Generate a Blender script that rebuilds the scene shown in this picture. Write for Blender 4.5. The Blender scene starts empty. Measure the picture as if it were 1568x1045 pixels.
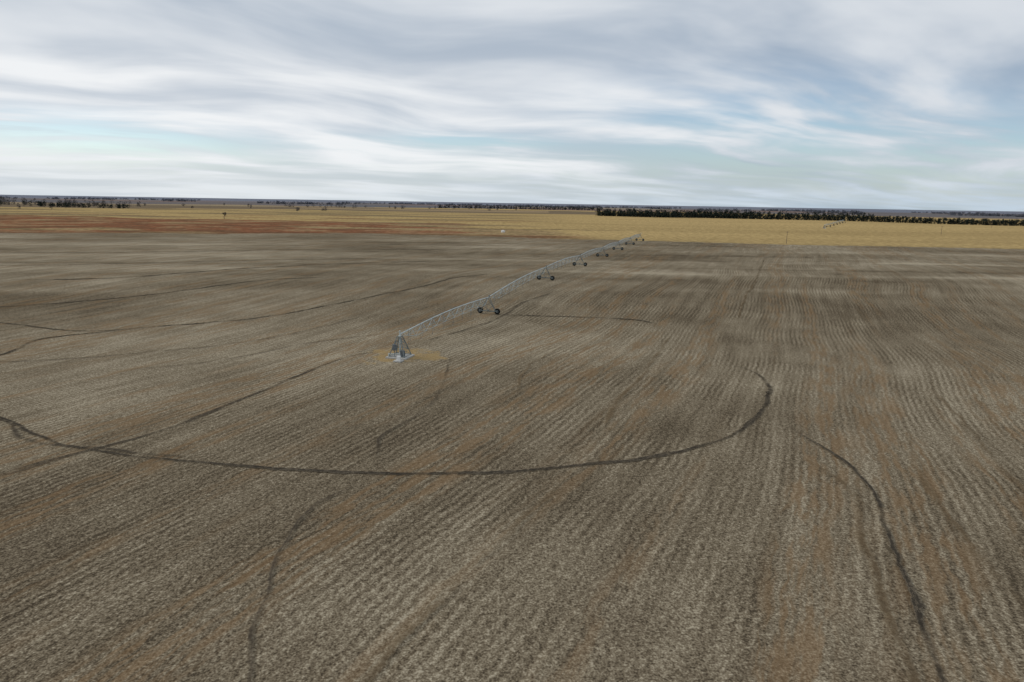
import bpy, bmesh, math, random
import numpy as np
from mathutils import Vector, Matrix
random.seed(7); np.random.seed(7)
scene=bpy.context.scene
scene.view_settings.view_transform='Standard'
scene.view_settings.look='None'
scene.view_settings.exposure=0
CAM_H=25.0; PITCH=math.radians(11.44); ROLL=math.radians(0.95)
cam_rot=Matrix.Rotation(math.pi/2-PITCH,4,'X')@Matrix.Rotation(ROLL,4,'Z')
cam_data=bpy.data.cameras.new("camera"); cam=bpy.data.objects.new("camera",cam_data)
scene.collection.objects.link(cam); scene.camera=cam
cam.matrix_world=Matrix.Translation((0,0,CAM_H))@cam_rot
cam_data.lens=24; cam_data.sensor_width=36; cam_data.clip_start=0.5; cam_data.clip_end=120000

# ---------------------------------------------------------------- terrain height
def sstep(a,b,x):
    t=np.clip((x-a)/(b-a),0,1); return t*t*(3-2*t)
def vnoise(x,y,seed=0):
    xi=np.floor(x).astype(np.int64); yi=np.floor(y).astype(np.int64)
    fx=x-xi; fy=y-yi; fx=fx*fx*(3-2*fx); fy=fy*fy*(3-2*fy)
    def h(a,b):
        n=(a*374761393+b*668265263+seed*982451653)&0x7fffffff
        n=((n^(n>>13))*1274126177)&0x7fffffff
        return ((n^(n>>16))&0xffff)/65535.0
    return (h(xi,yi)*(1-fx)+h(xi+1,yi)*fx)*(1-fy)+(h(xi,yi+1)*(1-fx)+h(xi+1,yi+1)*fx)*fy
def fbm(x,y,seed=0,o=4):
    s=0;a=.5;t=0
    for i in range(o):
        s=s+a*vnoise(x*2**i+17*i,y*2**i+31*i,seed+i); t+=a; a*=.5
    return s/t
def H(x,y):
    x=np.asarray(x,float); y=np.asarray(y,float)
    r=np.hypot(x,y)
    z=3.4*sstep(128,210,y)
    z=z+0.35*np.sin(x*0.021+1.0)*np.sin(y*0.017)*sstep(20,120,r)
    z=z+0.4*np.sin(x*0.0085+y*0.004)*sstep(150,400,r)
    z=z+1.6*(fbm(x/260,y/260,5,3)-.5)*2*sstep(450,900,r)
    z=z+26*(fbm(x/2600,y/2600,9,4)-.5)*sstep(2600,9000,r)
    return z
def Hs(x,y): return float(H(np.array([x]),np.array([y]))[0])

# ---------------------------------------------------------------- node helpers
class NT:
    def __init__(s,tree): s.t=tree; s.n=tree.nodes; s.l=tree.links
    def node(s,typ,**kw):
        nd=s.n.new(typ)
        for k,v in kw.items(): setattr(nd,k,v)
        return nd
    def put(s,sock,v):
        if v is None: return
        if isinstance(v,bpy.types.NodeSocket): s.l.new(v,sock)
        else:
            if isinstance(v,(tuple,list)) and sock.type=='RGBA' and len(v)==3: v=(*v,1)
            sock.default_value=v
    def m(s,op,a,b=None,c=None,clamp=False):
        nd=s.node('ShaderNodeMath',operation=op,use_clamp=clamp)
        s.put(nd.inputs[0],a); s.put(nd.inputs[1],b); s.put(nd.inputs[2],c); return nd.outputs[0]
    def vm(s,op,a,b=None,out=0):
        nd=s.node('ShaderNodeVectorMath',operation=op)
        s.put(nd.inputs[0],a); s.put(nd.inputs[1],b)
        return nd.outputs[1] if op in('DOT_PRODUCT','LENGTH') else nd.outputs[0]
    def comb(s,x,y,z=0.0):
        nd=s.node('ShaderNodeCombineXYZ'); s.put(nd.inputs[0],x); s.put(nd.inputs[1],y); s.put(nd.inputs[2],z); return nd.outputs[0]
    def sep(s,v):
        nd=s.node('ShaderNodeSeparateXYZ'); s.put(nd.inputs[0],v); return nd.outputs
    def noise(s,vec,scale,detail=3,rough=.5,dist=0.,col=False):
        nd=s.node('ShaderNodeTexNoise'); s.put(nd.inputs['Vector'],vec); nd.noise_dimensions='2D'
        nd.inputs['Scale'].default_value=scale; nd.inputs['Detail'].default_value=detail
        nd.inputs['Roughness'].default_value=rough; nd.inputs['Distortion'].default_value=dist
        return nd.outputs['Color' if col else 'Fac']
    def mr(s,v,a,b,c=0.,d=1.,smooth=True):
        nd=s.node('ShaderNodeMapRange'); nd.interpolation_type='SMOOTHSTEP' if smooth else 'LINEAR'
        s.put(nd.inputs[0],v)
        for i,q in enumerate((a,b,c,d)): s.put(nd.inputs[i+1],q)
        return nd.outputs[0]
    def mix(s,f,a,b,bt='MIX'):
        nd=s.node('ShaderNodeMix',data_type='RGBA',blend_type=bt)
        s.put(nd.inputs[0],f); s.put(nd.inputs[6],a); s.put(nd.inputs[7],b); return nd.outputs[2]
def new_mat(name):
    mt=bpy.data.materials.new(name); mt.use_nodes=True
    t=NT(mt.node_tree); b=mt.node_tree.nodes['Principled BSDF']; b.inputs['Specular IOR Level'].default_value=0.15
    return mt,t,b
def simple_mat(name,col,rough=.7,metal=0.,var=.25,scale=6.,spec=.3):
    mt,t,b=new_mat(name)
    g=t.node('ShaderNodeNewGeometry').outputs['Position']
    n=t.noise(g,scale,2,.6); n.node.noise_dimensions='3D'
    f=t.mr(n,.3,.7,1-var,1+var)
    cc=t.vm('SCALE',tuple(col)); t.l.new(f,cc.node.inputs[3])
    t.put(b.inputs['Base Color'],cc); b.inputs['Roughness'].default_value=rough; b.inputs['Metallic'].default_value=metal
    b.inputs['Specular IOR Level'].default_value=spec
    return mt
def link_obj(name,me,parent=None):
    ob=bpy.data.objects.new(name,me); scene.collection.objects.link(ob)
    if parent: ob.parent=parent
    return ob

# ---------------------------------------------------------------- zone boundaries (range as function of bearing)
def bound(pts):
    a=[(math.atan2(x,y),math.hypot(x,y)) for x,y in pts]; a.sort()
    A=np.array([p[0] for p in a]); R=np.array([p[1] for p in a]); return lambda az:np.interp(az,A,R)
crop_edge=bound([(-416,404),(-296,397),(-195,422),(-98,458),(-36,442),(25,418),(78,417),(161,410),(299,404),(377,392)])
red_edge=bound([(-591,576),(-551,742),(-397,716),(-262,717),(-148,693),(-50,612),(36,521),(60,419)])

# ---------------------------------------------------------------- ground mesh (polar sheet)
az=np.concatenate([np.arange(-180,-48,3.0),np.arange(-48,48.01,0.18),np.arange(51,180,3.0)])
az=np.radians(az)
rr=[0.0,6.0]
while rr[-1]<60000: rr.append(rr[-1]+max(0.6,rr[-1]*0.0095 if rr[-1]<3000 else rr[-1]*0.02))
rr=np.array(rr[1:])
na,nr=len(az),len(rr)
AZ,RR=np.meshgrid(az,rr)
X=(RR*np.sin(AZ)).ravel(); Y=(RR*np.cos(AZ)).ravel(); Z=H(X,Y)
verts=np.stack([X,Y,Z],1)
verts=np.vstack([verts,[[0,0,Hs(0,0)]]])
ci=len(verts)-1
i=np.arange(nr-1)[:,None]*na; j=np.arange(na)[None,:]; j2=(j+1)%na
quads=np.stack([i+j,i+j2,i+na+j2,i+na+j],-1).reshape(-1,4)[:,::-1]
tris=np.stack([np.full(na,ci),(np.arange(na)+1)%na,np.arange(na)],1)
me=bpy.data.meshes.new("ground")
me.vertices.add(len(verts)); me.vertices.foreach_set("co",verts.ravel())
nl=len(quads)*4+len(tris)*3
me.loops.add(nl); me.loops.foreach_set("vertex_index",np.concatenate([quads.ravel(),tris.ravel()]).astype(np.int32))
npoly=len(quads)+len(tris); me.polygons.add(npoly)
me.polygons.foreach_set("loop_start",np.concatenate([np.arange(len(quads))*4,len(quads)*4+np.arange(len(tris))*3]).astype(np.int32))
me.polygons.foreach_set("use_smooth",np.ones(npoly,bool))
me.update(calc_edges=True); me.validate()
# --- land cover
Xv,Yv=verts[:,0],verts[:,1]
R=np.hypot(Xv,Yv); A=np.arctan2(Xv,Yv)
def mixc(c,a,f): return c*(1-f[:,None])+np.array(a)[None,:]*f[:,None]
wob=(fbm(Xv/35,Yv/35,3,3)-.5)
ce=crop_edge(A)+wob*14*sstep(.0,-.3,A)+wob*3
crop=1-sstep(ce-1.5,ce+1.5,R)
re_=red_edge(A)+wob*60
gold=np.array([.42,.30,.135]); col=np.tile(gold,(len(Xv),1))
n1=fbm(Xv/70,Yv/26,11,4); n2=fbm(Xv/200,Yv/60,12,4); n3=fbm(Xv/25,Yv/12,13,3)
col=col*(0.82+.36*n2)[:,None]
belt=sstep(ce-1,ce+1,R)*(1-sstep(re_-15,re_+15,R))*sstep(.14,.02,A)
col=mixc(col,[.27,.19,.10],belt*.8)
redn=sstep(.42,.54,n1+.07*sstep(-.1,-.4,A))
col=mixc(col,[.225,.092,.050],belt*redn*.9)
col=mixc(col,[.10,.08,.05],belt*sstep(.54,.64,n3)*.5)
col=mixc(col,[.32,.235,.13],belt*(1-sstep(.36,.46,n3))*.6)
col=mixc(col,[.13,.075,.045],belt*(1-sstep(ce+4,ce+22,R))*.6)
mg=sstep(ce,ce+2,R)*(1-sstep(ce+7,ce+10,R))*sstep(0,.1,A); col=mixc(col,[.33,.24,.11],mg*.6)
mg=sstep(ce+10,ce+11,R)*(1-sstep(ce+14,ce+15,R))*sstep(0,.1,A); col=mixc(col,[.2,.16,.08],mg*.5)
lf=(R>re_)*(R<1500)*sstep(.1,-.02,A)
col=mixc(col,[.19,.145,.085],lf*sstep(.50,.62,n2)*.8)
col=mixc(col,[.20,.10,.06],lf*sstep(.58,.66,n1)*.6*(R<1000))
dl=np.abs(R-(560+40*np.sin(A*9)+wob*40))<6; col=mixc(col,[.13,.10,.06],(dl*sstep(-.12,0,A)*sstep(.2,.1,A))*.7)
for dd,ww in((640,3),(810,4),(980,5)):
    ln=np.exp(-((Yv+Xv*.33-dd)/ww)**2)*sstep(.02,.12,A); col=mixc(col,[.27,.20,.10],ln*.45)
def patch(lo,hi,c,amin=-4,amax=4,f=1.):
    global col
    w=(R>lo)*(R<hi)*(A>amin)*(A<amax); col=mixc(col,c,w*f)
patch(1500,2100,[.19,.145,.095],-2,.12)
patch(1700,1950,[.30,.22,.13],-.3,.05)
patch(2100,2350,[.30,.235,.15],-2,-.2)
cell=vnoise(np.floor(Xv/800)*1.37+.5,np.floor(Yv/800)*1.91+.5,21)
farm=sstep(2300,2500,R)
pal=np.array([[.16,.135,.12],[.27,.22,.16],[.17,.15,.145],[.21,.15,.125],[.15,.145,.15],[.26,.22,.17]])
col=col*(1-farm[:,None])+pal[(cell*5.99).astype(int)]*farm[:,None]
ff=sstep(3200,8000,R); col=mixc(col,[.19,.21,.26],ff*.85)  # distance haze painted in: far land blends to blue-grey
crop[R>3000]=0
gx,gy=Xv+17.2,Yv-109.5
gd=np.hypot(gx/8.0,gy/7.0)+ (fbm(Xv/2.5,Yv/2.5,31,3)-.5)*1.4
grass=1-sstep(.25,1.15,gd)
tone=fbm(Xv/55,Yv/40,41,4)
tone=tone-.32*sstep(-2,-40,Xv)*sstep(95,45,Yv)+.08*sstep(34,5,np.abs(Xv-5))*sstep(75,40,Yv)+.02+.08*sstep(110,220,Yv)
bands=np.zeros_like(Xv)
for (yc,w_,s_) in [(268,5,.5),(300,7,-.35),(222,4,.5),(240,3,-.5),(335,9,.35),(370,6,-.4),(182,3,.35),(205,3,-.35)]:
    yy=Yv-yc-3*np.sin(Xv/45+yc)-(.10*Xv*(Xv<0))
    bands+=s_*np.exp(-(yy/w_)**2)*(.3+1.2*vnoise(Xv/40,Yv/30+yc,51))
ca=me.color_attributes.new("cover","FLOAT_COLOR","POINT")
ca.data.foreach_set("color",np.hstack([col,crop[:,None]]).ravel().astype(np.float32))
cb=me.color_attributes.new("fieldmask","FLOAT_COLOR","POINT")
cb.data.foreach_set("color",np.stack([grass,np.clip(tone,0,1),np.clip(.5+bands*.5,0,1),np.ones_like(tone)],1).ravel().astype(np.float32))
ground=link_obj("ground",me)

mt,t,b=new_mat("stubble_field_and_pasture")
P=t.node('ShaderNodeNewGeometry').outputs['Position']
cov=t.node('ShaderNodeVertexColor',layer_name='cover'); fm=t.node('ShaderNodeVertexColor',layer_name='fieldmask')
sx=t.node('ShaderNodeSeparateColor'); t.l.new(fm.outputs['Color'],sx.inputs[0])
grassm,tonem,bandm=sx.outputs
ra=math.radians(21.7); rv=(math.sin(ra),math.cos(ra),0); pv=(math.cos(ra),-math.sin(ra),0)
u=t.vm('DOT_PRODUCT',P,pv); v=t.vm('DOT_PRODUCT',P,rv)
wb=t.m('SUBTRACT',t.noise(P,.012,1),.5)
wb2=t.m('SUBTRACT',t.noise(P,.45,1),.5)
u2=t.m('ADD',t.m('ADD',u,t.m('MULTIPLY',wb,10.)),t.m('MULTIPLY',wb2,.5))
row=t.m('MULTIPLY_ADD',t.m('SINE',t.m('MULTIPLY',u2,2*math.pi/.84)),.5,.5)
clump=t.noise(t.comb(t.m('MULTIPLY',u2,1.7),t.m('MULTIPLY',v,.85)),1.5,2,.65)
fine=t.noise(P,3.9,2,.85)
speck=t.noise(P,7.5,0,.5)
streak=t.noise(t.comb(t.m('MULTIPLY',u2,.55),t.m('MULTIPLY',v,.035)),1.,2,.6)
passes=t.noise(t.comb(t.m('MULTIPLY',u2,.16),t.m('MULTIPLY_ADD',v,.006,7.)),1.,1,.5)
mott=t.noise(P,.09,3,.6)
rowmod=t.mr(t.noise(P,.08,2,.5),.36,.62,.1,1.)
f=t.m('MULTIPLY',t.m('SUBTRACT',clump,.5),.75)
f=t.m('ADD',f,t.m('MULTIPLY',t.m('SUBTRACT',fine,.5),1.6))
f=t.m('ADD',f,t.m('MULTIPLY',t.m('SUBTRACT',speck,.5),.6))
f=t.m('ADD',f,t.m('MULTIPLY',t.m('MULTIPLY',t.m('SUBTRACT',row,.5),rowmod),.28))
f=t.m('ADD',f,t.m('MULTIPLY',t.m('SUBTRACT',streak,.5),.5))
f=t.m('ADD',f,t.m('MULTIPLY',t.m('SUBTRACT',mott,.5),.4))
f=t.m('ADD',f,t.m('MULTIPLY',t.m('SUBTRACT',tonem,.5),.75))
f=t.m('ADD',f,t.m('MULTIPLY',t.m('SUBTRACT',bandm,.5),.8))
f=t.m('ADD',f,.49)
rp=t.node('ShaderNodeValToRGB'); t.l.new(f,rp.inputs[0])
cr=rp.color_ramp; cr.elements[0].position=.0; cr.elements[0].color=(.062,.048,.032,1)
cr.elements[1].position=1.; cr.elements[1].color=(.42,.36,.26,1)
for p,c in((.3,(.134,.105,.069)),(.52,(.198,.159,.107)),(.75,(.275,.228,.158))):
    e=cr.elements.new(p); e.color=(*c,1)
cropc=rp.outputs[0]
rust=t.m('MULTIPLY',t.mr(passes,.46,.66),t.mr(t.noise(t.comb(t.m('MULTIPLY',u2,.9),t.m('MULTIPLY',v,.12)),1.,3,.65),.42,.62))
cropc=t.mix(t.m('MULTIPLY',rust,.55),cropc,t.mix(fine,(.12,.072,.036),(.31,.20,.105)))
gm=t.mr(t.m('ADD',grassm,t.m('MULTIPLY',t.m('SUBTRACT',t.noise(P,1.1,3,.65),.5),1.3)),.3,.85)
cropc=t.mix(t.m('MULTIPLY',gm,.75),cropc,t.mix(fine,(.23,.15,.062),(.47,.33,.15)))
gn=t.noise(P,.25,4,.65); gl=t.noise(t.vm('MULTIPLY',P,(.3,.05,0)),1.,2,.6)
k=t.m('ADD',t.mr(gn,.3,.7,.72,1.22),t.m('MULTIPLY',t.m('SUBTRACT',gl,.5),.5))
oc=t.vm('SCALE',cov.outputs['Color']); t.l.new(k,oc.node.inputs[3])
cm=t.mr(t.m('ADD',cov.outputs['Alpha'],t.m('MULTIPLY',t.m('SUBTRACT',gn,.5),.5)),.4,.6)
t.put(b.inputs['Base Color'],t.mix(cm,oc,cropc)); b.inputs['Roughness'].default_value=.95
b.inputs['Specular IOR Level'].default_value=0.
bp=t.node('ShaderNodeBump'); bp.inputs['Strength'].default_value=.35; bp.inputs['Distance'].default_value=.12
t.l.new(fine,bp.inputs['Height'])
t.l.new(bp.outputs[0],b.inputs['Normal'])
me.materials.append(mt)

# ---------------------------------------------------------------- tracks and ruts
def rut_mat(name,dark,light,alpha):
    mt,t,b=new_mat(name); P=t.node('ShaderNodeNewGeometry').outputs['Position']; b.inputs['Specular IOR Level'].default_value=0
    uv=t.node('ShaderNodeUVMap',uv_map='UVMap').outputs[0]; s=t.sep(uv)
    c=t.m('ABSOLUTE',t.m('MULTIPLY_ADD',s[1],2.,-1.))
    n=t.noise(P,1.6,3,.7); n2=t.noise(P,.16,3,.6)
    nn=t.m('MULTIPLY',t.m('SUBTRACT',n,.5),1.5)
    core=t.mr(t.m('ADD',c,nn),.2,.55,1.,0.)
    edge=t.mr(t.m('ADD',c,nn),.2,.9,1.,0.)
    colr=t.mix(core,t.mix(n,tuple(x*.6 for x in light),tuple(x*1.3 for x in light)),t.mix(n,tuple(x*.6 for x in dark),tuple(x*1.5 for x in dark)))
    t.put(b.inputs['Base Color'],colr); b.inputs['Roughness'].default_value=.95
    al=t.m('MULTIPLY',edge,t.m('MULTIPLY',t.mr(n2,.34,.62,.25,1.),alpha),clamp=True)
    ends=t.m('MULTIPLY',t.mr(s[0],0.,.12),t.mr(s[0],.88,1.,1.,0.))
    al=t.m('MULTIPLY',al,ends)
    t.put(b.inputs['Alpha'],al); return mt
m_dark=rut_mat("rut_soil_dark",(.055,.046,.035),(.16,.13,.092),1.15)
m_mid=rut_mat("rut_soil",(.075,.061,.045),(.18,.148,.105),.75)
m_faint=rut_mat("rut_soil_faint",(.10,.08,.056),(.18,.145,.10),.5)
m_tan=rut_mat("rut_grassy",(.15,.105,.06),(.25,.185,.11),.55)
def catmull(p,step):
    p=[Vector((*q,0)) for q in p]; p=[p[0]*2-p[1]]+p+[p[-1]*2-p[-2]]; out=[]
    for k in range(1,len(p)-2):
        a,b,c,d=p[k-1:k+3]; n=max(2,int((c-b).length/step))
        for q in range(n):
            s=q/n; out.append(.5*((2*b)+(c-a)*s+(2*a-5*b+4*c-d)*s*s+(3*b-a-3*c+d)*s**3))
    out.append(p[-2]); return out
zlev=[0.03]
def track(pts,width,mat,name="wheel_track",berm=.05,step=.7,jit=.12):
    c=catmull(pts,step); n=len(c); seed=random.randint(0,999)
    cx=np.array([q.x for q in c]); cy=np.array([q.y for q in c])
    ox=(fbm(cx/4.,cy/4.,seed,3)-.5)*jit*8; oy=(fbm(cx/4.+50,cy/4.,seed,3)-.5)*jit*8
    c=[Vector((q.x+ox[k],q.y+oy[k],0)) for k,q in enumerate(c)]
    zlev[0]+=.004
    wv=width*(.6+.9*fbm(np.arange(n)*.12,np.full(n,seed+.5),3,2))
    vs=[];fs=[];uvs=[];hh=[]
    prof=[(0,0),(.18,.4),(.34,1.),(.5,.15),(.66,1.),(.82,.4),(1,0)]
    for k in range(n):
        tg=(c[min(k+1,n-1)]-c[max(k-1,0)]).normalized(); nm=Vector((-tg.y,tg.x,0))
        for s,h in prof:
            q=c[k]+nm*(s-.5)*wv[k]; vs.append((q.x,q.y)); hh.append(zlev[0]+h*berm); uvs.append((k/(n-1),s))
    va=np.array(vs); zz=H(va[:,0],va[:,1])+np.array(hh); V=np.column_stack([va,zz]).tolist()
    m=len(prof)
    for k in range(n-1):
        for s in range(m-1): fs.append((k*m+s,k*m+s+1,(k+1)*m+s+1,(k+1)*m+s))
    me=bpy.data.meshes.new(name); me.from_pydata(V,[],fs); uvl=me.uv_layers.new(name="UVMap")
    for lp in me.loops: uvl.data[lp.index].uv=uvs[lp.vertex_index]
    for p in me.polygons: p.use_smooth=True
    me.materials.append(mat); return link_obj(name,me)
track([(-72,90),(-66,80),(-58.5,74.7),(-49.9,68.7),(-42.8,65.0),(-30.2,62.0),(-20.2,60.2),(-7.9,59.8),(4.3,61.9),(18.2,67.1),(26.8,74.8),(33.5,86),(36.8,95.4),(36.5,102),(33,108)],.8,m_dark,berm=.07)
track([(-30.2,62.0),(-20.2,60.2),(-7.9,59.8),(4.3,61.9),(18.2,67.1),(26.8,74.8),(33.5,86),(36.8,95.4)],.7,m_dark)
track([(-62,42),(-50,52),(-46,58),(-43,63.5),(-38,71),(-32,90),(-27,107),(-20.5,113)],.8,m_mid)
track([(-48,56),(-43,63.5),(-38,71),(-32,90),(-27,107)],.6,m_mid)
track([(-80,70),(-62,75.5),(-50,67.4),(-42,65.3),(-30,62.5)],.8,m_mid)
track([(-140,143),(-114,150),(-89,166),(-70,188),(-50,197)],1.1,m_dark)
track([(-130,142),(-102,134),(-82,127),(-69,133),(-53,143),(-44,155),(-25,182),(-16,201),(0,215)],1.,m_dark)
track([(-90,92),(-82,106),(-84,119),(-74,129)],1.,m_dark)
track([(-137,182),(-107,190),(-80,217),(-52,240),(-10,262)],1.6,m_dark)
track([(-190,205),(-140,216),(-90,242),(-40,262)],1.9,m_mid)
track([(-230,262),(-150,268),(-80,300),(-10,318)],2.4,m_mid)
track([(-95,100),(-70,104),(-48,118),(-38,134),(-30,150)],1.,m_faint)
track([(-60,96),(-46,104),(-36,118),(-24,128)],.8,m_faint)
track([(-210,300),(-120,315),(-60,340),(20,350)],2.6,m_faint)
track([(32,76),(33.3,65.4),(32.5,56.9),(28.8,47.3),(26.5,40.4),(23.2,31.8),(21.5,24),(20,10)],.55,m_dark,"erosion_rill")
track([(28.8,47.3),(26.5,40.4),(23.2,31.8),(21.5,24),(20.4,14)],.45,m_dark,"erosion_rill")
track([(30,66),(30.5,57),(27.8,50),(25,42),(22.5,34),(21,26)],1.1,m_tan,"erosion_rill")
track([(-12,20),(-13.5,31),(-15,35.9),(-15.3,39.9),(-16.6,44.9),(-16.2,52.4),(-13.5,58)],.5,m_mid,"erosion_rill")
track([(-12.9,62.5),(-13.9,69.7),(-11,77.2),(-9.5,88.7),(-10,108.3)],.6,m_mid,"erosion_rill")
track([(-3,149),(9.5,148),(25,146),(31,141)],.8,m_dark)
track([(-16.8,119),(-9,133),(-2,148),(3.3,165),(13,180)],.8,m_mid)
track([(47,140),(58,170),(73,205),(110,300)],1.0,m_tan)
track([(20,140),(9,118),(2,100),(1,86)],.7,m_tan,"erosion_rill")
track([(31,130),(22,105),(14,85),(10,72)],1.1,m_tan,"erosion_rill")
track([(45,75),(37,55),(33,38),(31,28)],.9,m_tan,"erosion_rill")
track([(60,95),(48,62),(42,45),(40,36)],.8,m_tan,"erosion_rill")
track([(5,58),(-1,47),(-5,38),(-8,30)],.9,m_tan,"erosion_rill")
track([(60,272),(110,268),(197,262),(260,258)],2.2,m_faint)
track([(40,300),(110,296),(230,290)],2.4,m_faint)

# ---------------------------------------------------------------- metal shapes
class MB:
    def __init__(s): s.bm=bmesh.new()
    def tube(s,a,b,r,seg=8,r2=None):
        a=Vector(a);b=Vector(b); d=b-a; L=d.length
        if L<1e-5:return
        M=Matrix.Translation((a+b)/2)@d.to_track_quat('Z','Y').to_matrix().to_4x4()
        bmesh.ops.create_cone(s.bm,cap_ends=True,segments=seg,radius1=r,radius2=r if r2 is None else r2,depth=L,matrix=M)
    def box(s,c,sz,M=Matrix.Identity(4)):
        r=bmesh.ops.create_cube(s.bm,size=1,matrix=Matrix.Translation(c)@M@Matrix.Diagonal((*sz,1)))
        return r
    def obj(s,name,mat,parent=None,bevel=0):
        me=bpy.data.meshes.new(name); s.bm.to_mesh(me); s.bm.free(); me.materials.append(mat)
        ob=link_obj(name,me,parent)
        if bevel:
            md=ob.modifiers.new('b','BEVEL'); md.width=bevel; md.segments=2
        return ob
m_galv=simple_mat("galvanised_steel",(.50,.54,.52),.5,.1,.15,2.,.4)
m_galvd=simple_mat("galvanised_steel_weathered",(.38,.42,.41),.55,.1,.2,3.,.3)
m_towr=simple_mat("tower_steel",(.17,.19,.185),.6,.1,.2,3.,.3)
m_tire=simple_mat("tire_rubber",(.018,.019,.018),.9,0,.2,6,.1)
m_conc=simple_mat("concrete",(.44,.43,.40),.9)
m_white=simple_mat("white_enamel",(.72,.72,.70),.4,0,.08)
m_box=simple_mat("panel_grey",(.13,.145,.155),.5)
m_hose=simple_mat("drop_hose_rubber",(.18,.19,.19),.7)
m_wood=simple_mat("weathered_wood",(.16,.13,.10),.9)
PIPE_H=3.75
def wheel(mt_,mh,c,axis,r=.66,w=.38):
    ax=Vector(axis).normalized(); c=Vector(c)
    bm=mt_.bm
    q=ax.to_track_quat('Z','Y').to_matrix().to_4x4(); M=Matrix.Translation(c)@q
    prof=[(r*.5,-w*.42),(r*.85,-w*.5),(r*.97,-w*.36),(r,0),(r*.97,w*.36),(r*.85,w*.5),(r*.5,w*.42)]
    N=24; rings=[]
    for k in range(N):
        a=2*math.pi*k/N; lug=1.0+(.045 if k%2 else 0)
        rings.append([bm.verts.new(M@Vector((math.cos(a)*p*(lug if p>.9*r else 1),math.sin(a)*p*(lug if p>.9*r else 1),z))) for p,z in prof])
    for k in range(N):
        A_,B_=rings[k],rings[(k+1)%N]
        for s in range(len(prof)): 
            s2=(s+1)%len(prof); bm.faces.new((A_[s],B_[s],B_[s2],A_[s2]))
    mh.tube(c-ax*w*.3,c+ax*w*.3,r*.51,16); mh.tube(c-ax*w*.55,c+ax*w*.55,.12,10)
def irrigation(name,p0,heading,dist,full=True):
    root=bpy.data.objects.new(name,None); scene.collection.objects.link(root)
    f=Vector((math.sin(heading),math.cos(heading),0)); s=Vector((f.y,-f.x,0)); up=Vector((0,0,1))
    g=Vector((p0[0],p0[1],Hs(*p0))); root.location=g; inv=Matrix.Translation(-g)
    pipe=MB();truss=MB();hose=MB();tow=MB();tire=MB();hub=MB()
    def top(d):
        q=g+f*d; q.z=Hs(q.x,q.y)+PIPE_H; return q
    nodes=[top(d) for d in dist]; spans=len(dist)-1
    for k in range(spans):
        a,bq=nodes[k],nodes[k+1]; n=10
        P_=[a.lerp(bq,i/n)+up*(.6*math.sin(math.pi*i/n)) for i in range(n+1)]
        for i in range(n): pipe.tube(P_[i],P_[i+1],.105,8)
        Lw=[]
        for i in range(1,n):
            dep=1.15+.25*math.sin(math.pi*i/n)
            l=P_[i]-up*dep-s*.75; r=P_[i]-up*dep+s*.75; Lw.append((l,r))
            truss.tube(P_[i],l,.05,5); truss.tube(P_[i],r,.05,5); truss.tube(l,r,.04,5)
            if full:
                q=P_[i+1] if i<n-1 else P_[i-1]
                truss.tube(l,q,.03,4); truss.tube(r,q,.03,4)
        for sd in (0,1):
            chain=[P_[0]-up*.1]+[q[sd] for q in Lw]+[P_[n]-up*.1]
            for i in range(len(chain)-1): truss.tube(chain[i],chain[i+1],.036,5)
        if full:
            for i in range(1,18):
                x=i/18*n; ii=int(x); q=P_[ii].lerp(P_[min(ii+1,n)],x-ii); sd=.35 if i%2 else -.35
                pr=[q+up*.09,q+up*.32+s*sd*.4,q+up*.28+s*sd,q-up*.2+s*sd*1.15]
                for z in range(3): hose.tube(pr[z],pr[z+1],.022,5)
                bot=q.copy(); bot+=s*sd*1.15; bot.z=Hs(bot.x,bot.y)+1.9
                hose.tube(pr[3],bot,.02,5); hose.tube(bot,bot-up*.22,.045,6)
    for k in range(1,spans+1):
        c=nodes[k]; base=[]
        for sd in(-1,1):
            w=c+s*sd*2.0; w.z=Hs(w.x,w.y)+.68
            wheel(tire,hub,w+f*.35,f); base.append(w.copy())
            tow.box(w+up*.02+f*.02,(.3,.4,.34),Matrix.Rotation(-heading,4,'Z'))
        tow.tube(base[0],base[1],.11,6)
        for sd,bb in((-1,base[0]),(1,base[1])):
            for ff in(-.32,.32):
                tow.tube(bb-s*sd*.25,c+f*ff*1.6-up*.1+s*sd*.12,.065,6)
            m1=(bb-s*sd*.25).lerp(c,.45)
            tow.tube(m1,base[0].lerp(base[1],.5),.04,5)
        tow.tube((base[0]).lerp(c,.5),(base[1]).lerp(c,.5),.045,5)
        hub.box(base[0].lerp(base[1],.5)+up*.18,(.35,.3,.3)); hub.box(c+up*.32+s*.2,(.3,.22,.42))
    if full:
        c=nodes[-1]; e=c+f*9+up*.5; pipe.tube(c,e,.06,8); pipe.tube(c+up*1.2,e,.02,5); pipe.tube(c,c+up*1.2,.03,5)
        hub.tube(e,e+up*.5+f*.4,.05,6)
    for mb,nm,mat in((pipe,"span_pipe",m_galv),(truss,"truss_rods",m_galvd),(hose,"drop_hoses",m_hose),(tow,"tower_frames",m_towr),(tire,"tires",m_tire),(hub,"wheel_hubs_and_gearboxes",m_towr)):
        mb.bm.transform(inv); mb.obj(nm,mat,root)
    fr=MB(); W=1.35; T=.3
    RZ=Matrix.Rotation(-heading,4,'Z')
    def P3(x,y,z): return RZ@Vector((x,y,z))
    cor=[(-1,-1),(1,-1),(1,1),(-1,1)]
    for cx,cy in cor: fr.tube(P3(cx*W,cy*W,.25),P3(cx*T,cy*T,3.45),.08,6)
    for z in(.35,1.4,2.45,3.4):
        k=(z-.25)/3.2; w=W*(1-k)+T*k
        for i in range(4):
            a=cor[i];bq=cor[(i+1)%4]; fr.tube(P3(a[0]*w,a[1]*w,z),P3(bq[0]*w,bq[1]*w,z),.045,5)
    lv=[.35,1.4,2.45,3.4]
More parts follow.
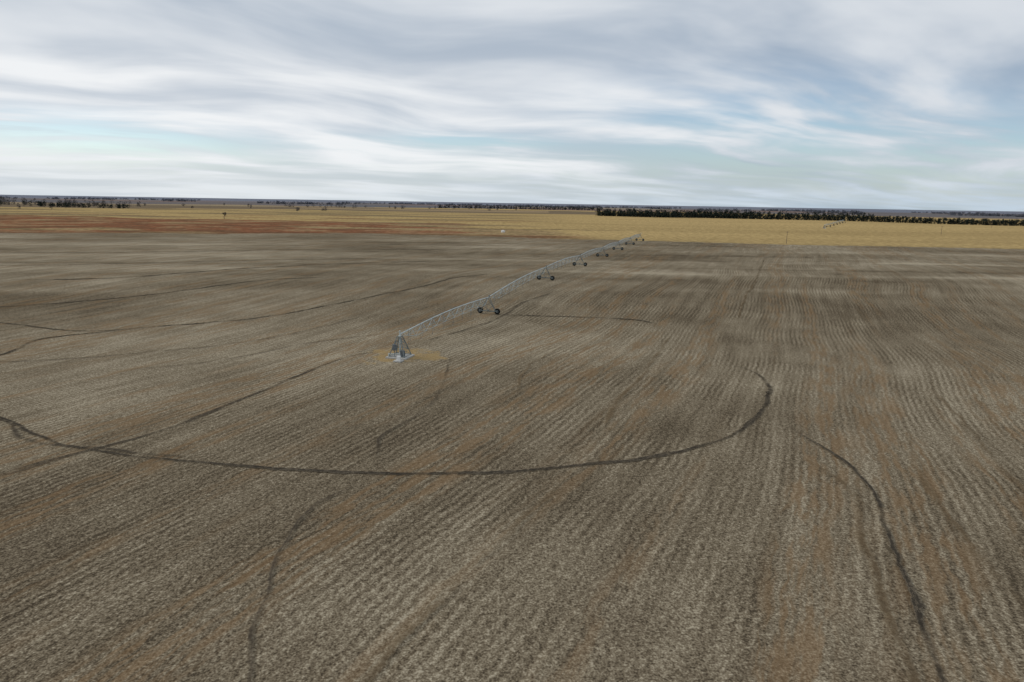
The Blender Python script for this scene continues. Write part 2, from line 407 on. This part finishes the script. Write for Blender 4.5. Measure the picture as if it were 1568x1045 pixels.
    for z1,z2 in zip(lv[:-1],lv[1:]):
        w1=W+(T-W)*(z1-.25)/3.2; w2=W+(T-W)*(z2-.25)/3.2
        for i in range(4):
            a=cor[i];bq=cor[(i+1)%4]
            fr.tube(P3(a[0]*w1,a[1]*w1,z1),P3(bq[0]*w2,bq[1]*w2,z2),.03,5)
    for i in range(9): fr.tube(P3(-.25,-W-.12+i*.1,.4+i*.34),P3(.25,-W-.12+i*.1,.4+i*.34),.02,4)
    fr.obj("pivot_frame",m_towr,root)
    ri=MB(); ri.tube((0,0,.1),(0,0,3.5),.14,12); ri.tube((0,0,3.4),(0,0,3.6),.22,12); ri.tube((0,0,3.55),P3(0,.5,3.8),.12,10); ri.tube(P3(0,.4,3.8),P3(0,1,3.8),.11,10)
    ri.tube((0,0,.45),P3(-1.9,-.3,.45),.1,10); ri.tube(P3(-1.9,-.3,.45),P3(-1.9,-.3,0),.1,10); ri.tube((0,0,3.8),(0,0,4.35),.13,12)
    ri.obj("riser_pipe",m_galv,root)
    pd=MB(); pd.box(Vector((0,0,.11)),(3.5,3.5,.24),RZ); pd.box(P3(1.2,-3.0,.1),(1.3,1.3,.2),RZ); pd.obj("concrete_pad",m_conc,root,.02)
    bx=MB(); bx.box(P3(-.5,-.95,1.75),(.6,.35,1.0),RZ); bx.box(P3(.7,-.6,.75),(.7,.6,.9),RZ); bx.tube(P3(-.5,-.95,.3),P3(-.5,-.95,1.2),.05,6); bx.obj("control_panel",m_box,root,.02)
    wh=MB(); wh.box(P3(1.25,-3.0,.55),(.55,.45,.7),RZ); wh.tube(P3(1.25,-2.6,.2),P3(1.25,-2.6,1.5),.04,6); wh.obj("junction_box",m_white,root,.02)
    return root
irrigation("center_pivot_irrigation_system",(-18.1,108.0),math.radians(17.0),[0,43.5,94,143,190,234,277,322])
irrigation("center_pivot_irrigation_system",(345.5,771.0),math.atan2(150,270),[0,50,100,150,200,250,300],full=False)

# ---------------------------------------------------------------- poles, tank
def pole(x,y,h):
    root=bpy.data.objects.new("utility_pole",None); scene.collection.objects.link(root); root.location=(x,y,Hs(x,y))
    m=MB(); m.tube((0,0,-.3),(0,0,h),.17,8,.11); m.obj("post",m_wood,root)
    m=MB(); m.tube((-1.1,0,h-.5),(1.1,0,h-.5),.07,6)
    for q in(-1,0,1): m.tube((q*.95,0,h-.5),(q*.95,0,h-.2),.05,6)
    m.obj("crossarm",m_wood,root)
pole(167.7,424,7.5); pole(395.3,640,8); pole(620,900,8); pole(-700,1600,9)
tk=bpy.data.objects.new("livestock_water_tank",None); scene.collection.objects.link(tk); tk.location=(-7.9,500.9,Hs(-7.9,500.9))
m=MB(); m.tube((0,0,0),(0,0,1.2),1.4,20); m.tube((0,0,1.2),(0,0,1.5),1.4,20,.4); m.obj("tank_body",m_white,tk)
m=MB(); m.tube((2.2,0,0),(2.2,0,1.6),.06,6); m.tube((2.2,0,1.5),(1.3,0,1.4),.05,6); m.obj("inlet_pipe",m_galv,tk)

# ---------------------------------------------------------------- trees
m_bark=simple_mat("bark",(.085,.068,.055),.95)
def foliage(name,a,bc):
    mt,t,b=new_mat(name); P=t.node('ShaderNodeNewGeometry').outputs['Position']
    t.put(b.inputs['Base Color'],t.mix(t.mr(t.noise(P,.35,2,.6),.35,.65),a,bc)); b.inputs['Roughness'].default_value=1.; b.inputs['Specular IOR Level'].default_value=0; return mt
m_cedar=foliage("evergreen_foliage",(.018,.024,.020),(.042,.050,.040))
m_cedar_hazed=foliage("distant_evergreen_foliage_hazed",(.035,.042,.045),(.06,.068,.072))  # paler, bluer base colour stands in for haze on the far belt
m_twig=foliage("bare_twigs",(.075,.068,.065),(.13,.115,.105))
m_twig_hazed=foliage("distant_bare_twigs_hazed",(.10,.105,.125),(.14,.145,.165))  # air haze put into the twig colour of the horizon trees
def mass(name,trees,mat,leaf,n,conic=.5):
    V=[];F=[]
    zs=H(np.array([q[0] for q in trees]),np.array([q[1] for q in trees]))
    for ti,(x,y,h,w) in enumerate(trees):
        z0=float(zs[ti]); k=len(V)
        tr=w*.05
        V+= [(x-tr,y,z0-.5),(x+tr,y,z0-.5),(x,y,z0+h*.8),(x,y-tr,z0-.5),(x,y+tr,z0-.5)]; F+=[(k,k+1,k+2),(k+3,k+4,k+2)]
        lob=[(random.uniform(-.3,.3),random.uniform(-.3,.3)) for _ in range(4)]
        for _ in range(n):
            hz=random.random()**.9; rad=w*.5*(1-conic*hz)*math.sqrt(max(.05,1-(hz*2-1)**4))*random.random()**.4
            a=random.uniform(0,6.283); lb=random.choice(lob)
            c=np.array((x+rad*math.cos(a)+lb[0]*w*.4,y+rad*math.sin(a)+lb[1]*w*.4,z0+.03*h+hz*h*.95))
            sz=leaf*random.uniform(.5,1.3); k=len(V)
            d=np.random.normal(size=(3,3)); d/=np.linalg.norm(d,axis=1)[:,None]
            V.extend((c+d*sz).tolist()); F.append((k,k+1,k+2))
    me=bpy.data.meshes.new(name); me.from_pydata(V,[],F); me.materials.append(mat); return link_obj(name,me)
def line(a,b,sp,h,w,jit=2,gap=0.):
    a=Vector(a);b=Vector(b);n=int((b-a).length/sp);o=[]
    for i in range(n):
        if random.random()<gap: continue
        p=a.lerp(b,i/n); o.append((p.x+random.uniform(-jit,jit),p.y+random.uniform(-jit,jit),h*random.uniform(.75,1.15),w*random.uniform(.8,1.2)))
    return o
wbA,wbB=(162.6,1301.4),(1300,925)
T=line(wbA,wbB,4,9,7,1.5,.01)+line((165,1307),(1300,931),4,9.5,7,2,.02)
mass("evergreen_windbreak",T,m_cedar,1.7,60,.3)
T=line((162,1312),(430,1240),4,13,9,7,.05)+line((162,1322),(430,1250),5,13,9,7,.1)
mass("evergreen_windbreak",T,m_cedar,1.9,60,.3)
T=line((560,1680),(830,1600),6,11,9,5,.05)
mass("evergreen_windbreak",T,m_cedar,2.,50,.3)
T=line((-262,2383),(330,2560),6,11,10,4,.03)
mass("distant_tree_belt",T,m_cedar_hazed,2.6,40,.3)
T=[]
def grove(cx,cy,sx,sy,n,h=11,w=10):
    for _ in range(n): T.append((random.gauss(cx,sx),random.gauss(cy,sy),h*random.uniform(.5,1.2),w*random.uniform(.6,1.2)))
grove(-1120,1500,60,60,60,14); grove(-940,1480,70,60,50,12); 
grove(-560,2000,90,60,14,9); grove(-380,2100,160,80,10,9)
grove(-60,2200,120,80,8,9); grove(560,1900,60,40,12,9); grove(250,1345,30,10,10,15)
for _ in range(14):
    a=random.uniform(-.7,-.1); r=random.uniform(1300,2300); T.append((r*math.sin(a),r*math.cos(a),random.uniform(4,9),random.uniform(4,9)))
mass("distant_deciduous_trees",T,m_twig,1.1,90,.25)
T=[]
for _ in range(26):
    a=random.uniform(-.72,.72); r=random.uniform(3000,6000); aw=random.uniform(.02,.12)
    for i in range(int(aw*700)): 
        aa=a+random.uniform(-aw,aw)*.6; r2=r+random.uniform(-60,60); T.append((r2*math.sin(aa),r2*math.cos(aa),random.uniform(6,12),random.uniform(12,24)))
mass("horizon_tree_line",T,m_twig_hazed,4.,22,.2)
mass("evergreen_grove",[(random.gauss(-860,45),random.gauss(1330,14),random.uniform(6,10),8) for _ in range(34)]+[(random.gauss(-735,14),random.gauss(1290,8),random.uniform(6,9),7) for _ in range(12)],m_cedar,1.3,70)

def bare_tree(x,y,h,seed):
    random.seed(seed); root=bpy.data.objects.new("bare_tree",None); scene.collection.objects.link(root); root.location=(x,y,Hs(x,y))
    m=MB(); tips=[]
    def br(p,d,L,r,lv):
        e=p+d*L; m.tube(p,e,r,6 if lv<2 else 4,r*.6); 
        if lv>=5: tips.append(e); return
        for _ in range(3 if lv<3 else 2):
            nd=(d+Vector((random.gauss(0,.5),random.gauss(0,.5),random.gauss(.08,.3)))).normalized(); br(p.lerp(e,random.uniform(.65,1)),nd,L*random.uniform(.62,.82),r*.58,lv+1)
    br(Vector((0,0,-.2)),Vector((0,0,1)),h*.26,h*.035,0)
    m.obj("trunk_and_limbs",m_bark,root)
    V=[];F=[]
    for e in tips:
        for _ in range(7):
            d=Vector((random.gauss(0,1),random.gauss(0,1),random.gauss(.2,1))).normalized()*h*.09; n=d.orthogonal().normalized()*.05; k=len(V); V+=[tuple(e-n),tuple(e+n),tuple(e+d)]; F.append((k,k+1,k+2))
    me=bpy.data.meshes.new("twigs"); me.from_pydata(V,[],F); me.materials.append(m_twig); link_obj("twigs",me,root)
bare_tree(-311.8,745,10.5,3); bare_tree(-700,1050,7,5)

# ---------------------------------------------------------------- sky and sun
SUN_EL=math.radians(34); SUN_AZ=math.radians(-75)
w=bpy.data.worlds.new("World"); scene.world=w; w.use_nodes=True; t=NT(w.node_tree); t.n.clear()
out=t.node('ShaderNodeOutputWorld')
sky=t.node('ShaderNodeTexSky',sky_type='NISHITA'); sky.sun_disc=False; sky.sun_elevation=SUN_EL; sky.sun_rotation=SUN_AZ
sky.air_density=1.; sky.dust_density=.4; sky.ozone_density=3.
bg1=t.node('ShaderNodeBackground'); t.l.new(sky.outputs[0],bg1.inputs[0]); bg1.inputs[1].default_value=.125
D=t.vm('NORMALIZE',t.node('ShaderNodeTexCoord').outputs['Generated']); dx,dy,dz=t.sep(D)
el=t.m('MAXIMUM',dz,0.)
inv=t.m('DIVIDE',1.,t.m('ADD',el,.09))
px_=t.m('MULTIPLY',dx,inv); py_=t.m('MULTIPLY',dy,inv)
sa=math.radians(62)
pl=t.comb(px_,py_)
al=t.vm('DOT_PRODUCT',pl,(math.sin(sa),math.cos(sa),0)); ac=t.vm('DOT_PRODUCT',pl,(math.cos(sa),-math.sin(sa),0))
w1=t.m('SUBTRACT',t.noise(pl,.5,1,.5),.5); ac=t.m('ADD',ac,t.m('MULTIPLY',w1,1.1))
big=t.noise(t.comb(t.m('MULTIPLY',al,.3),t.m('MULTIPLY_ADD',ac,.75,2.3)),1.,2,.45,.1)
med=t.noise(t.comb(t.m('MULTIPLY',al,.9),t.m('MULTIPLY_ADD',ac,1.7,4.)),1.,4,.5,.1)
fib=t.noise(t.comb(t.m('MULTIPLY',al,1.6),t.m('MULTIPLY_ADD',ac,4.,9.)),1.,2,.5,.1)
bri=t.m('ADD',t.m('ADD',t.m('MULTIPLY',big,.9),t.m('MULTIPLY',med,.6)),t.m('MULTIPLY',fib,.07))
bri=t.mr(bri,.52,1.02)
def blob(azd,eld,sig,aspect=1.):
    a,e=math.radians(azd),math.radians(eld)
    c=(math.sin(a)*math.cos(e),math.cos(a)*math.cos(e),math.sin(e)); rgt=(math.cos(a),-math.sin(a),0); upv=(-math.sin(a)*math.sin(e),-math.cos(a)*math.sin(e),math.cos(e))
    h=t.vm('DOT_PRODUCT',D,rgt); vv=t.m('MULTIPLY',t.vm('DOT_PRODUCT',D,upv),aspect); ww=t.m('MAXIMUM',t.vm('DOT_PRODUCT',D,c),0.)
    d2=t.m('ADD',t.m('MULTIPLY',h,h),t.m('MULTIPLY',vv,vv)); s=math.radians(sig)
    return t.m('MULTIPLY',t.m('EXPONENT',t.m('DIVIDE',d2,-s*s)),t.m('GREATER_THAN',ww,.5))
def addall(l):
    r=l[0]
    for q in l[1:]: r=t.m('ADD',r,q)
    return r
gap=addall([t.m('MULTIPLY',blob(19,6.5,11,3.6),1.0),t.m('MULTIPLY',blob(35,4,9,2.6),.55),t.m('MULTIPLY',blob(-31,3.8,12,8.),.9),t.m('MULTIPLY',blob(-4,4.8,6,10.),1.1),t.m('MULTIPLY',blob(12,3,30,10.),.35)])
gapm=t.m('MULTIPLY',gap,t.mr(t.m('ADD',t.m('ADD',t.m('MULTIPLY',med,.5),t.m('MULTIPLY',big,.3)),t.m('MULTIPLY',fib,.2)),.66,.36))
gapm=t.m('MINIMUM',gapm,.8)
glow=addall([blob(-14,5.5,26,2.8),t.m('MULTIPLY',blob(-34,8,14,2.),.5),t.m('MULTIPLY',blob(4,10,12,2.),.35)])
cool=addall([blob(40,12,20,1.2),t.m('MULTIPLY',blob(-6,11.5,16,3.5),.8),t.m('MULTIPLY',blob(-28,17,14,4.),.6),t.m('MULTIPLY',blob(0,20,34,4.),.5)])
bri2=t.m('SUBTRACT',t.m('ADD',t.m('MULTIPLY',bri,.72),t.m('MULTIPLY',glow,.34)),t.m('MULTIPLY',cool,.11),clamp=True)
cc=t.mix(bri2,(.36,.44,.545),(.89,.91,.93))
hz=t.mr(dz,0.,.06,1.,0.)
cc=t.mix(t.m('MULTIPLY',hz,.6),cc,t.mix(t.mr(dx,-.5,.6),(.72,.78,.82),(.45,.59,.72)))
bg2=t.node('ShaderNodeBackground'); t.put(bg2.inputs[0],cc); bg2.inputs[1].default_value=.98
mx=t.node('ShaderNodeMixShader'); t.l.new(gapm,mx.inputs[0]); t.l.new(bg2.outputs[0],mx.inputs[1]); t.l.new(bg1.outputs[0],mx.inputs[2]); t.l.new(mx.outputs[0],out.inputs[0])

sd=bpy.data.lights.new("sun",'SUN'); sd.energy=1.25; sd.angle=math.radians(14); sd.color=(1,.92,.81)
so=bpy.data.objects.new("sun",sd); scene.collection.objects.link(so)
sv=Vector((math.sin(SUN_AZ)*math.cos(SUN_EL),math.cos(SUN_AZ)*math.cos(SUN_EL),math.sin(SUN_EL)))
so.rotation_euler=sv.to_track_quat('Z','Y').to_euler()
